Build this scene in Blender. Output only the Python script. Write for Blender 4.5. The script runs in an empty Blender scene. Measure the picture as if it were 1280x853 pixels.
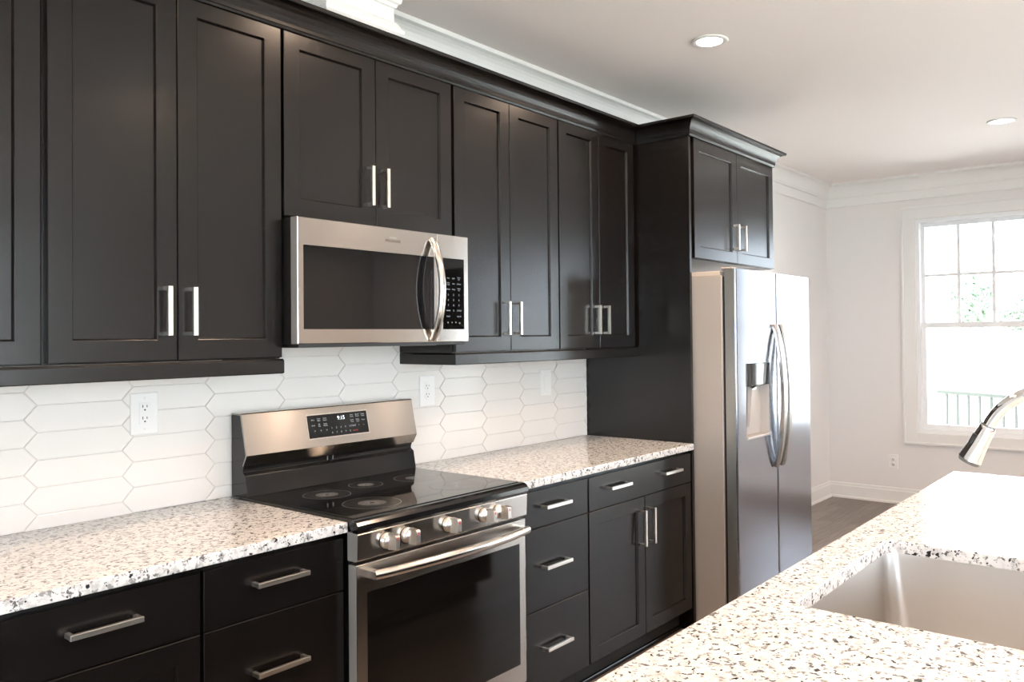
import bpy, math, random
from mathutils import Vector, Matrix
random.seed(7)
S = bpy.context.scene
COL = S.collection

# ------------------------------------------------------------------ camera
CAM = dict(loc=(-1.5046, -2.5708, 1.4449), yaw=0.9002, pitch=0.0144, roll=-0.0098, f=1024.49, sx=41.44, sy=-20.80)
def make_camera():
    c = bpy.data.cameras.new('camera'); o = bpy.data.objects.new('camera', c); COL.objects.link(o)
    y, p, r = CAM['yaw'], CAM['pitch'], CAM['roll']
    fwd = Vector((math.sin(y) * math.cos(p), math.cos(y) * math.cos(p), math.sin(p)))
    right = Vector((math.cos(y), -math.sin(y), 0)); up = right.cross(fwd)
    R = math.cos(r) * right + math.sin(r) * up; U = -math.sin(r) * right + math.cos(r) * up
    o.matrix_world = Matrix(((R.x, U.x, -fwd.x, CAM['loc'][0]), (R.y, U.y, -fwd.y, CAM['loc'][1]), (R.z, U.z, -fwd.z, CAM['loc'][2]), (0, 0, 0, 1)))
    c.sensor_fit = 'HORIZONTAL'; c.sensor_width = 36; c.lens = CAM['f'] * 36 / 1280
    c.shift_x = -CAM['sx'] / 1280; c.shift_y = CAM['sy'] / 1280
    c.clip_start = 0.02
    S.camera = o
make_camera()

# ------------------------------------------------------------------ light and exposure
SKY = (0.78, 0.89, 1.0); SKY_STRENGTH = 8.5
SUN_STRENGTH = 36.0
LAMP_POWER = 8.0; LAMP_COLOR = (1.0, 0.71, 0.50); LAMP_EMIT = 16.0
EXPOSURE = 0.68
S.view_settings.view_transform = 'Standard'; S.view_settings.look = 'None'
S.view_settings.gamma = 1; S.view_settings.use_curve_mapping = False
S.view_settings.exposure = EXPOSURE
W = bpy.data.worlds.new('sky'); S.world = W; W.use_nodes = True
bg = W.node_tree.nodes['Background']; bg.inputs[0].default_value = (*SKY, 1); bg.inputs[1].default_value = SKY_STRENGTH
sd = bpy.data.lights.new('sun', 'SUN'); sd.energy = SUN_STRENGTH; sd.angle = 0.02; sd.color = (1, .98, .96)
so = bpy.data.objects.new('sun', sd); COL.objects.link(so); so.rotation_euler = Vector((.02, -.5, -.86)).to_track_quat('-Z', 'Y').to_euler()
S.cycles.max_bounces = 12; S.cycles.diffuse_bounces = 6; S.cycles.glossy_bounces = 6; S.cycles.transparent_max_bounces = 16

# ------------------------------------------------------------------ materials
def mat(name, color, rough=.5, metal=0.0, spec=.5, coat=0.0, coat_rough=.1):
    m = bpy.data.materials.new(name); m.use_nodes = True
    b = m.node_tree.nodes['Principled BSDF']
    b.inputs['Base Color'].default_value = (*color, 1); b.inputs['Roughness'].default_value = rough
    b.inputs['Metallic'].default_value = metal; b.inputs['Specular IOR Level'].default_value = spec
    b.inputs['Coat Weight'].default_value = coat; b.inputs['Coat Roughness'].default_value = coat_rough
    return m
def nt(m): return m.node_tree, m.node_tree.nodes['Principled BSDF']
def node(t, kind, **k):
    n = t.nodes.new(kind)
    for a, v in k.items():
        if a[0] == '_': n.inputs[a[1:]].default_value = v
        else: setattr(n, a, v)
    return n
def coords(t, scale=(1, 1, 1), rot=(0, 0, 0)):
    tc = node(t, 'ShaderNodeTexCoord'); mp = node(t, 'ShaderNodeMapping')
    mp.inputs['Scale'].default_value = scale; mp.inputs['Rotation'].default_value = rot
    t.links.new(tc.outputs['Object'], mp.inputs['Vector']); return mp.outputs['Vector']
def add_bump(m, scale, strength, dist=.001, stretch=(1, 1, 1), detail=3):
    t, b = nt(m); v = coords(t, stretch)
    n = node(t, 'ShaderNodeTexNoise'); n.inputs['Scale'].default_value = scale; n.inputs['Detail'].default_value = detail
    t.links.new(v, n.inputs['Vector'])
    bp = node(t, 'ShaderNodeBump'); bp.inputs['Strength'].default_value = strength; bp.inputs['Distance'].default_value = dist
    t.links.new(n.outputs['Fac'], bp.inputs['Height']); t.links.new(bp.outputs['Normal'], b.inputs['Normal'])
    return m
def brushed(name, color, rough, tangent, aniso=.75, stretch=(1, 1, 1)):
    m = mat(name, color, rough, 1.0); t, b = nt(m)
    b.inputs['Anisotropic'].default_value = aniso
    c = node(t, 'ShaderNodeCombineXYZ')
    for i in range(3): c.inputs[i].default_value = tangent[i]
    t.links.new(c.outputs[0], b.inputs['Tangent'])
    v = coords(t, stretch); n = node(t, 'ShaderNodeTexNoise', _Scale=60.0); n.inputs['Detail'].default_value = 4
    t.links.new(v, n.inputs['Vector'])
    r = node(t, 'ShaderNodeMapRange'); r.inputs['To Min'].default_value = rough - .05; r.inputs['To Max'].default_value = rough + .06
    t.links.new(n.outputs['Fac'], r.inputs['Value']); t.links.new(r.outputs[0], b.inputs['Roughness'])
    return m
M = {}
M['cab'] = add_bump(mat('cabinet_paint', (.0054, .0043, .0040), .25, spec=.42), 90, .035, .001)
M['cab_in'] = mat('cabinet_recess', (.012, .011, .010), .6)
M['nickel'] = mat('satin_nickel', (.88, .83, .76), .28, 1.0)
M['steel'] = brushed('brushed_steel', (.50, .465, .43), .19, (0, 0, 1), .8, (1, 60, 60))
M['steel_v'] = brushed('fridge_steel', (.40, .425, .48), .13, (0, 0, 1), .5, (1, 60, 60))
M['steel_h'] = mat('handle_steel', (.66, .63, .59), .20, 1.0)
M['fridge_handle'] = mat('fridge_handle_steel', (.50, .47, .44), .26, 1.0)
M['steel_edge'] = mat('door_edge_steel', (.55, .54, .50), .35, 1.0)
M['sink'] = brushed('sink_steel', (.64, .62, .60), .30, (0, 0, 1), .5, (1, 1, 40))
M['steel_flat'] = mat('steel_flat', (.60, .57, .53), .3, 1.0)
M['chrome'] = mat('polished_chrome', (.86, .85, .84), .05, 1.0)
M['fridge_side'] = add_bump(mat('fridge_side_enamel', (.42, .375, .335), .42, .25), 700, .15, .0004)
M['hinge'] = mat('hinge_cover_plastic', (.50, .43, .37), .5)
M['black_glass'] = mat('black_glass', (.004, .004, .0045), .035, spec=.45)
M['oven_glass'] = mat('oven_glass', (.005, .0045, .004), .06, spec=.45)
M['black'] = mat('black_enamel', (.006, .006, .0065), .12, spec=.5)
M['black_matte'] = mat('black_plastic', (.008, .008, .008), .45)
M['vent'] = mat('vent_metal', (.25, .25, .25), .4, .8)
M['steel_side'] = mat('lightened_steel_side', (.30, .30, .29), .4, .3)
M['burner'] = mat('burner_print', (.022, .022, .023), .12)
M['ray'] = mat('burner_rays', (.30, .30, .30), .4)
M['grey_print'] = mat('grey_print', (.55, .56, .58), .5)
M['red_print'] = mat('red_print', (.65, .03, .03), .4)
M['dark_print'] = mat('dark_print', (.09, .065, .045), .4)
M['trim'] = mat('white_trim_paint', (.78, .77, .75), .35)
M['vinyl'] = mat('white_vinyl', (.82, .83, .84), .4)
M['plate'] = mat('outlet_plastic', (.80, .785, .76), .3)
M['slot'] = mat('outlet_slot', (.03, .028, .025), .6)
M['wall'] = add_bump(mat('greige_wall_paint', (.77, .745, .73), .6, spec=.3), 350, .05, .0006)
M['ceiling'] = add_bump(mat('ceiling_paint', (.86, .81, .785), .8, spec=.2), 300, .05, .0006)
M['grout'] = mat('grout', (.72, .69, .66), .8)
M['tile'] = add_bump(mat('white_glazed_tile', (.78, .75, .71), .13), 9, .10, .003)
M['nozzle'] = mat('dispenser_plastic', (.52, .47, .43), .35)
M['lawn'] = mat('lawn_grass', (.42, .44, .41), .9)
M['foliage'] = mat('tree_foliage', (.32, .40, .30), .8)
M['bark'] = mat('tree_bark', (.42, .38, .34), .9)
M['rail'] = mat('railing_paint', (.015, .02, .012), .5)
M['deck'] = mat('deck_boards', (.30, .285, .27), .7)
M['roofing'] = mat('exterior_siding', (.6, .6, .6), .8)
def emit(name, color, s):
    m = bpy.data.materials.new(name); m.use_nodes = True; t = m.node_tree
    t.nodes.remove(t.nodes['Principled BSDF'])
    e = node(t, 'ShaderNodeEmission'); e.inputs[0].default_value = (*color, 1); e.inputs[1].default_value = s
    t.links.new(e.outputs[0], t.nodes['Material Output'].inputs[0]); return m
M['lens'] = emit('lamp_lens', (1, .95, .88), LAMP_EMIT)
M['display'] = emit('panel_digits', (.85, .93, 1), 1.6)
M['keys'] = emit('emissive_keys', (.80, .85, .9), .42)  # printed key lettering, given a weak emission of its own
def glass():
    m = bpy.data.materials.new('window_glass'); m.use_nodes = True; t = m.node_tree
    t.nodes.remove(t.nodes['Principled BSDF'])
    tr = node(t, 'ShaderNodeBsdfTransparent'); gl = node(t, 'ShaderNodeBsdfGlossy'); gl.inputs['Roughness'].default_value = .0
    mx = node(t, 'ShaderNodeMixShader'); lw = node(t, 'ShaderNodeFresnel'); lw.inputs['IOR'].default_value = 1.45
    t.links.new(lw.outputs[0], mx.inputs[0]); t.links.new(tr.outputs[0], mx.inputs[1]); t.links.new(gl.outputs[0], mx.inputs[2])
    t.links.new(mx.outputs[0], t.nodes['Material Output'].inputs[0]); return m
M['glass'] = glass()

def granite():
    m = mat('speckled_granite', (.8, .78, .75), .10, spec=.5); t, b = nt(m); v = coords(t)
    # cloudy cream and pale grey body
    n1 = node(t, 'ShaderNodeTexNoise', _Scale=55.0); n1.inputs['Detail'].default_value = 5; n1.inputs['Roughness'].default_value = .65
    r1 = node(t, 'ShaderNodeValToRGB'); e = r1.color_ramp.elements
    e[0].position = .36; e[0].color = (.48, .47, .46, 1); e[1].position = .50; e[1].color = (.68, .67, .66, 1)
    t.links.new(v, n1.inputs['Vector']); t.links.new(n1.outputs['Fac'], r1.inputs[0])
    prev = r1.outputs[0]
    def speck(scale, col, lo, hi, prev, seed, gate=None):
        off = node(t, 'ShaderNodeMapping'); off.inputs['Location'].default_value = (seed, seed * 1.7, seed * .6)
        t.links.new(v, off.inputs['Vector'])
        wn = node(t, 'ShaderNodeTexNoise', _Scale=scale); wn.inputs['Detail'].default_value = 2.5; wn.inputs['Roughness'].default_value = .6
        t.links.new(off.outputs[0], wn.inputs['Vector'])
        mr = node(t, 'ShaderNodeMapRange'); mr.inputs['From Min'].default_value = lo; mr.inputs['From Max'].default_value = hi
        t.links.new(wn.outputs['Fac'], mr.inputs['Value'])
        mx = node(t, 'ShaderNodeMix', data_type='RGBA')
        t.links.new(mr.outputs[0], mx.inputs[0]); t.links.new(prev, mx.inputs[6]); mx.inputs[7].default_value = (*col, 1)
        return mx.outputs[2]
    prev = speck(62, (.27, .265, .26), .585, .64, prev, 3.1)
    prev = speck(80, (.13, .13, .13), .605, .64, prev, 9.7)
    prev = speck(58, (.018, .018, .02), .630, .65, prev, 17.3)
    t.links.new(prev, b.inputs['Base Color'])
    return m
M['granite'] = granite()

def planks():
    m = mat('grey_brown_floor_planks', (.2, .17, .15), .38); t, b = nt(m)
    v = coords(t)
    br = node(t, 'ShaderNodeTexBrick'); br.inputs['Scale'].default_value = 1.0
    br.inputs['Brick Width'].default_value = 1.2; br.inputs['Row Height'].default_value = .125
    br.inputs['Mortar Size'].default_value = .0012; br.inputs['Bias'].default_value = 0
    br.inputs['Color1'].default_value = (.17, .135, .115, 1); br.inputs['Color2'].default_value = (.24, .20, .175, 1); br.inputs['Mortar'].default_value = (.05, .04, .035, 1)
    t.links.new(v, br.inputs['Vector'])
    v2 = coords(t, (1.5, 22, 1)); n = node(t, 'ShaderNodeTexNoise', _Scale=3.0); n.inputs['Detail'].default_value = 6
    t.links.new(v2, n.inputs['Vector'])
    r = node(t, 'ShaderNodeValToRGB'); e = r.color_ramp.elements; e[0].position = .3; e[0].color = (.62, .62, .62, 1); e[1].position = .75; e[1].color = (1.15, 1.12, 1.1, 1)
    t.links.new(n.outputs['Fac'], r.inputs[0])
    mx = node(t, 'ShaderNodeMix', data_type='RGBA', blend_type='MULTIPLY'); mx.inputs[0].default_value = 1
    t.links.new(br.outputs['Color'], mx.inputs[6]); t.links.new(r.outputs[0], mx.inputs[7]); t.links.new(mx.outputs[2], b.inputs['Base Color'])
    return m
M['floor'] = planks()

# ------------------------------------------------------------------ mesh helpers (all shapes are given in world coordinates)
class MB:
    def __init__(s): s.v = []; s.f = []; s.sm = []
    def add(s, vs, fs, smooth=False):
        o = len(s.v); s.v += [tuple(p) for p in vs]; s.f += [tuple(i + o for i in f) for f in fs]; s.sm += [smooth] * len(fs); return s
    def box(s, x0, x1, y0, y1, z0, z1):
        x0, x1 = sorted((x0, x1)); y0, y1 = sorted((y0, y1)); z0, z1 = sorted((z0, z1))
        return s.add([(x0, y0, z0), (x1, y0, z0), (x1, y1, z0), (x0, y1, z0), (x0, y0, z1), (x1, y0, z1), (x1, y1, z1), (x0, y1, z1)],
                     [(0, 3, 2, 1), (4, 5, 6, 7), (0, 1, 5, 4), (1, 2, 6, 5), (2, 3, 7, 6), (3, 0, 4, 7)])
    def prism_x(s, prof, x0, x1, smooth=False):            # closed profile of (y, z) extruded along x
        n = len(prof); vs = [(x0, y, z) for y, z in prof] + [(x1, y, z) for y, z in prof]
        s.add(vs, [(i, i + n, (i + 1) % n + n, (i + 1) % n) for i in range(n)], smooth)
        return s.add(vs, [tuple(range(n)), tuple(reversed(range(n, 2 * n)))])
    def tube(s, pts, rad, seg=16, caps=True, ell=(1, 1), upv=None):   # round or elliptic tube along a polyline
        P = [Vector(p) for p in pts]; n = len(P); rings = []
        rads = rad if isinstance(rad, (list, tuple)) else [rad] * n
        u = None
        for i in range(n):
            d = (P[min(i + 1, n - 1)] - P[max(i - 1, 0)]).normalized()
            if u is None:
                u = Vector(upv) if upv else (Vector((0, 0, 1)) if abs(d.z) < .9 else Vector((1, 0, 0)))
            u = (u - d * u.dot(d)).normalized(); w = d.cross(u)
            rings.append([P[i] + (u * math.cos(a) * ell[0] + w * math.sin(a) * ell[1]) * rads[i] for a in [2 * math.pi * k / seg for k in range(seg)]])
        vs = [p for r in rings for p in r]
        fs = [(i * seg + k, i * seg + (k + 1) % seg, (i + 1) * seg + (k + 1) % seg, (i + 1) * seg + k) for i in range(n - 1) for k in range(seg)]
        s.add(vs, fs, True)
        if caps: s.add(rings[0], [tuple(reversed(range(seg)))]); s.add(rings[-1], [tuple(range(seg))])
        return s
    def lathe(s, prof, c, axis='z', seg=32):               # open profile of (radius, height) about an axis through c
        vs = []
        for r, h in prof:
            for k in range(seg):
                a = 2 * math.pi * k / seg; p = (r * math.cos(a), r * math.sin(a), h)
                if axis == 'y': p = (p[0], -p[2], p[1])    # height runs towards -y
                if axis == 'x': p = (p[2], p[0], p[1])
                vs.append((c[0] + p[0], c[1] + p[1], c[2] + p[2]))
        n = len(prof)
        fs = [(i * seg + k, i * seg + (k + 1) % seg, (i + 1) * seg + (k + 1) % seg, (i + 1) * seg + k) for i in range(n - 1) for k in range(seg)]
        s.add(vs, fs, True)
        if prof[0][0] > 1e-6: s.add(vs[:seg], [tuple(reversed(range(seg)))])
        if prof[-1][0] > 1e-6: s.add(vs[-seg:], [tuple(range(seg))])
        return s
    def sweep(s, prof, path):                              # open profile (out, z), path of (x, y); out = right of travel; mitred
        P = [Vector((x, y)) for x, y in path]; n = len(P); rings = []
        for i in range(n):
            ns = []
            if i > 0: d = (P[i] - P[i - 1]).normalized(); ns.append(Vector((d.y, -d.x)))
            if i < n - 1: d = (P[i + 1] - P[i]).normalized(); ns.append(Vector((d.y, -d.x)))
            m = ns[0] if len(ns) == 1 else (ns[0] + ns[1]) / (1 + ns[0].dot(ns[1]))
            rings.append([(P[i].x + m.x * o, P[i].y + m.y * o, z) for o, z in prof])
        k = len(prof); vs = [p for r in rings for p in r]
        fs = [(i * k + j, (i + 1) * k + j, (i + 1) * k + (j + 1) % k, i * k + (j + 1) % k) for i in range(n - 1) for j in range(k)]
        s.add(vs, fs); s.add(rings[0], [tuple(range(k))]); s.add(rings[-1], [tuple(reversed(range(k)))])
        return s
def obj(name, mb, m, parent=None, bevel=0.0, seg=2, smooth=None):
    off = Vector((0, 0, 0)); p = parent
    while p is not None: off += p.location; p = p.parent
    me = bpy.data.meshes.new(name)
    me.from_pydata([(x - off.x, y - off.y, z - off.z) for x, y, z in mb.v], [], mb.f)
    me.polygons.foreach_set('use_smooth', mb.sm)
    if isinstance(m, str): m = M[m]
    me.materials.append(m); me.validate()
    import bmesh
    b = bmesh.new(); b.from_mesh(me); bmesh.ops.remove_doubles(b, verts=b.verts, dist=1e-6) if name == 'island_countertop' else None; bmesh.ops.recalc_face_normals(b, faces=b.faces); b.to_mesh(me); b.free()
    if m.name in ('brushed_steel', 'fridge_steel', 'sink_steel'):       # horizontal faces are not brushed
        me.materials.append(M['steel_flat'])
        me.materials.append(M['steel_side'])
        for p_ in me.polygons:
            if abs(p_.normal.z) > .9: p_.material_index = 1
            if abs(p_.normal.x) > .9 and m.name == 'brushed_steel': p_.material_index = 2  # side faces painted lighter grey, as the metal reflected its dark surroundings
    o = bpy.data.objects.new(name, me); COL.objects.link(o)
    if parent is not None: o.parent = parent
    if bevel:
        md = o.modifiers.new('bevel', 'BEVEL'); md.width = bevel; md.segments = seg; md.limit_method = 'ANGLE'; md.angle_limit = math.radians(35); md.use_clamp_overlap = True
    return o
def tag(o, label, cat=None, group=None, kind=None):
    if label: o['label'] = label
    if cat: o['category'] = cat
    if group: o['group'] = group
    if kind: o['kind'] = kind
    return o
def thing(name, label, cat, loc, group=None):
    o = bpy.data.objects.new(name, None); COL.objects.link(o); o.location = loc; o.empty_display_size = .1
    return tag(o, label, cat, group)
def struct(name, mb, m, parent=None, bevel=0):
    o = obj(name, mb, m, parent, bevel); o['kind'] = 'structure'; return o
def text(name, rows, m, parent, flip=False, tilt=None):
    """rows of (string, x, z, size, y): lettering on faces that look towards -y, joined in one mesh"""
    mb = MB()
    for st, x, z, size, y in rows:
        cu = bpy.data.curves.new('t', 'FONT'); cu.body = st; cu.size = size; cu.align_x = 'CENTER'; cu.align_y = 'CENTER'; cu.extrude = .00012; cu.resolution_u = 2
        ob = bpy.data.objects.new('t', cu); COL.objects.link(ob)
        bpy.context.view_layer.update()
        me = bpy.data.meshes.new_from_object(ob.evaluated_get(bpy.context.evaluated_depsgraph_get()))
        vs = []
        for v in me.vertices:
            if tilt: vs.append((x + v.co.x, y + v.co.y * tilt[0] - v.co.z, z + v.co.y * tilt[1]))
            else: vs.append((x + v.co.x, y - v.co.z, z + v.co.y))
        mb.add(vs, [tuple(p.vertices) for p in me.polygons])
        bpy.data.objects.remove(ob); bpy.data.curves.remove(cu); bpy.data.meshes.remove(me)
    return obj(name, mb, m, parent)

# ------------------------------------------------------------------ dimensions
CEIL = 2.761; XR = 5.79; XL = -3.6; YF = -7.0
XP = 2.077                      # left face of the tall panel
# ------------------------------------------------------------------ the room
struct('floor', MB().box(XL - .15, XR + .15, YF - .15, .15, -.12, 0), 'floor')
struct('ceiling', MB().box(XL - .15, XR + .15, YF - .15, .15, CEIL, CEIL + .2), 'ceiling')
struct('wall_back', MB().box(XL - .15, XR + .15, 0, .15, 0, CEIL), 'wall')
WINS = [(-1.625, -.745, .61, 2.39), (-2.50, -1.725, .61, 2.39)]
DOOR = (-6.0, -3.35, .02, 2.42)
def wall_with_holes_x(x0, x1, ya, yb, holes):
    mb = MB(); ys = sorted({ya, yb, *[h[0] for h in holes], *[h[1] for h in holes]})
    for a, b in zip(ys[:-1], ys[1:]):
        h = [q for q in holes if q[0] <= a + 1e-6 and q[1] >= b - 1e-6]
        if h: mb.box(x0, x1, a, b, 0, h[0][2]); mb.box(x0, x1, a, b, h[0][3], CEIL)
        else: mb.box(x0, x1, a, b, 0, CEIL)
    return mb
struct('wall_right', wall_with_holes_x(XR, XR + .15, YF, 0, WINS + [DOOR]), 'wall')
LW = [(-6.2, -2.6, .5, 2.3)]
struct('wall_left', wall_with_holes_x(XL - .15, XL, YF, 0, LW), 'wall')
mb = MB(); FW = [(-3.4, -1.2), (-1.0, 1.2)]
xs = [XL - .15, -3.4, -1.2, -1.0, 1.2, XR + .15]
for i, (a, b) in enumerate(zip(xs[:-1], xs[1:])):
    if i in (1, 3): mb.box(a, b, YF - .15, YF, 0, .1); mb.box(a, b, YF - .15, YF, 2.5, CEIL)
    else: mb.box(a, b, YF - .15, YF, 0, CEIL)
struct('wall_front', mb, 'wall')
# crown moulding and baseboards
crown = [(0, 2.555), (.010, 2.555), (.014, 2.562), (.010, 2.570), (.010, 2.632), (.020, 2.640), (.022, 2.652)] + \
        [(.024 + .050 * (1 - math.cos(a)), 2.655 + .085 * math.sin(a)) for a in [math.radians(q) for q in (0, 15, 30, 45, 60, 75, 90)]] + [(.080, 2.742), (.080, CEIL), (0, CEIL)]
# interior side lies to the right when walking along +x on the back wall
struct('trim_1', MB().sweep(crown, [(XL, 0), (XR, 0), (XR, YF)]), 'trim')
bb = [(0, 0), (.028, 0), (.028, .012), (.020, .020), (.016, .022), (.016, .105), (.011, .112), (.009, .128), (.004, .135), (0, .135)]
struct('baseboard_back', MB().sweep(bb, [(3.12, 0), (XR, 0)]), 'trim')
struct('baseboard_right', MB().sweep(bb, [(XR, 0), (XR, DOOR[1] + .09)]), 'trim')
struct('baseboard_front', MB().sweep(bb, [(XR, YF), (XL, YF)]), 'trim')

# windows
def window(n, y0, y1, z0, z1, muntin):
    x = XR; w = MB(); t = .03
    for a, b, c, d in ((y0, y0 + t, z0, z1), (y1 - t, y1, z0, z1), (y0 + t, y1 - t, z0, z0 + t), (y0 + t, y1 - t, z1 - t, z1)):
        w.box(x + .005, x + .13, a, b, c, d)
    root = struct('window_%d' % n, w, 'vinyl')
    zm = (z0 + z1) / 2 + .005
    def sash(x0, za, zb, mun):
        s = MB(); k = .026 if mun else .036; r1, r2 = (.044, .034) if mun else (.042, .046); ya, yb = y0 + t, y1 - t
        s.box(x0, x0 + .03, ya, ya + k, za, zb); s.box(x0, x0 + .03, yb - k, yb, za, zb)
        s.box(x0, x0 + .03, ya + k, yb - k, za, za + r1); s.box(x0, x0 + .03, ya + k, yb - k, zb - r2, zb)
        o = obj('sash', s, 'vinyl', root)
        obj('pane', MB().box(x0 + .012, x0 + .016, ya + k * .7, yb - k * .7, za + .025, zb - .025), 'glass', o)
        if mun:
            g = MB(); w_ = (yb - ya - 2 * k) / 3
            for j in (1, 2): g.box(x0 + .006, x0 + .022, ya + k + w_ * j - .012, ya + k + w_ * j + .012, za + .03, zb - .03)
            zc = (za + zb) / 2; g.box(x0 + .0062, x0 + .0218, ya + k, yb - k, zc - .012, zc + .012)
            obj('muntin_grid', g, 'vinyl', o)
    sash(x + .075, zm - .022, z1 - t, muntin); sash(x + .040, z0 + t, zm + .022, False)
window(1, *WINS[0], True); window(2, *WINS[1], True)
c = MB(); ya, yb, za, zb = WINS[1][0] - .105, WINS[0][1] + .105, .61 - .09, 2.39 + .098
for a, b, p, q in ((ya, ya + .105, za, zb), (yb - .105, yb, za, zb), (ya + .105, yb - .105, zb - .098, zb), (ya + .105, yb - .105, za, za + .09), (-1.725, -1.625, za + .09, zb - .098)):
    c.box(XR - .018, XR, a, b, p, q)
for a, b, p, q in ((ya - .006, ya + .012, za, zb), (yb - .012, yb + .006, za, zb), (ya, yb, zb - .012, zb + .006), (ya, yb, za - .006, za + .012)):
    c.box(XR - .026, XR - .0005, a, b, p, q)
struct('trim_2', c, 'trim', bevel=.003)
# glazed patio door further along the same wall
d0, d1, dz0, dz1 = DOOR; m_ = (d0 + d1) / 2
w = MB()
for a, b, p, q in ((d0, d0 + .05, dz0, dz1), (d1 - .05, d1, dz0, dz1), (d0, d1, dz0, dz0 + .05), (d0, d1, dz1 - .05, dz1)): w.box(XR + .01, XR + .12, a, b, p, q)
dr = struct('door_1', w, 'vinyl')
for a, b in ((d0 + .05, m_ + .03), (m_ - .03, d1 - .05)):
    s = MB(); xx = XR + (.03 if a < m_ - .1 else .07)
    s.box(xx, xx + .03, a, a + .06, dz0 + .05, dz1 - .05); s.box(xx, xx + .03, b - .06, b, dz0 + .05, dz1 - .05)
    s.box(xx, xx + .03, a, b, dz0 + .05, dz0 + .13); s.box(xx, xx + .03, a, b, dz1 - .11, dz1 - .05)
    o = obj('sliding_panel', s, 'vinyl', dr); obj('pane', MB().box(xx + .012, xx + .016, a + .05, b - .05, dz0 + .12, dz1 - .1), 'glass', o)
c = MB()
for a, b, p, q in ((d0 - .09, d0, 0, dz1 + .09), (d1, d1 + .09, 0, dz1 + .09), (d0, d1, dz1, dz1 + .09)): c.box(XR - .018, XR, a, b, p, q)
struct('trim_3', c, 'trim', bevel=.003)
# unseen windows added behind and beside the camera to let in more daylight
def plain_window(n, boxer):
    w = MB(); boxer(w); return struct('window_%d' % n, w, 'vinyl')
for n, (a, b) in zip((3, 4), FW):
    w = MB()
    for p, q, r, s in ((a, a + .05, .1, 2.5), (b - .05, b, .1, 2.5), (a, b, .1, .17), (a, b, 2.43, 2.5), ((a + b) / 2 - .03, (a + b) / 2 + .03, .1, 2.5)): w.box(p, q, YF - .10, YF - .04, r, s)
    r_ = struct('window_%d' % n, w, 'vinyl'); obj('pane', MB().box(a + .03, b - .03, YF - .073, YF - .069, .13, 2.47), 'glass', r_)
w = MB(); a, b = LW[0][:2]
for p, q, r, s in ((a, a + .05, .5, 2.3), (b - .05, b, .5, 2.3), (a, b, .5, .55), (a, b, 2.25, 2.3), ((a + b) / 2 - .03, (a + b) / 2 + .03, .5, 2.3)): w.box(XL - .10, XL - .04, p, q, r, s)
r_ = struct('window_5', w, 'vinyl'); obj('pane', MB().box(XL - .073, XL - .069, a + .03, b - .03, .53, 2.27), 'glass', r_)

# boxed white duct chase on top of the cabinets, wrapped in moulding
ch = thing('duct_chase', 'white boxed duct cover with crown moulding standing on top of the dark wall cabinets', 'duct cover', (.35, -.15, 2.44))
CX0, CX1, CY = .205, .498, -.29
obj('box', MB().box(CX0, CX1, CY, -.082, 2.445, CEIL), 'trim', ch, .001)
cb = [(0, 2.445), (.016, 2.445), (.016, 2.545), (.026, 2.555), (.028, 2.566), (.018, 2.575), (.012, 2.590), (.004, 2.598), (0, 2.600)]
obj('base_trim', MB().sweep(cb, [(CX0, -.082), (CX0, CY), (CX1, CY), (CX1, -.082)]), 'trim', ch)
ct = [(0, 2.650), (.006, 2.652), (.010, 2.664), (.018, 2.668)] + [(.020 + .032 * (1 - math.cos(math.radians(q))), 2.672 + .050 * math.sin(math.radians(q))) for q in (0, 18, 36, 54, 72, 90)] + [(.058, 2.730), (.062, CEIL), (0, CEIL)]
obj('crown_trim', MB().sweep(ct, [(CX0, -.082), (CX0, CY), (CX1, CY), (CX1, -.082)]), 'trim', ch)

# ------------------------------------------------------------------ backsplash of elongated hexagon tiles
def clip_poly(poly, x0, x1, z0, z1):
    def cut(p, inside, inter):
        out = []
        for i in range(len(p)):
            a, b = p[i - 1], p[i]
            if inside(b):
                if not inside(a): out.append(inter(a, b))
                out.append(b)
            elif inside(a): out.append(inter(a, b))
        return out
    def ix(v): return lambda a, b: (v, a[1] + (b[1] - a[1]) * (v - a[0]) / (b[0] - a[0]))
    def iz(v): return lambda a, b: (a[0] + (b[0] - a[0]) * (v - a[1]) / (b[1] - a[1]), v)
    for ins, it in ((lambda p: p[0] >= x0, ix(x0)), (lambda p: p[0] <= x1, ix(x1)), (lambda p: p[1] >= z0, iz(z0)), (lambda p: p[1] <= z1, iz(z1))):
        if len(poly) < 3: return []
        poly = cut(poly, ins, it)
    return poly
bs = thing('tile_backsplash', 'white glossy elongated hexagon tile backsplash behind range and counters', 'backsplash', (0, 0, .9145))
BX0, BX1, BZ0, BZ1 = -2.3, XP - .003, .9145, 1.440
obj('grout', MB().box(BX0, BX1, -.0085, -.0005, BZ0, BZ1), 'grout', bs)
mb = MB(); g = .0009
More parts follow.
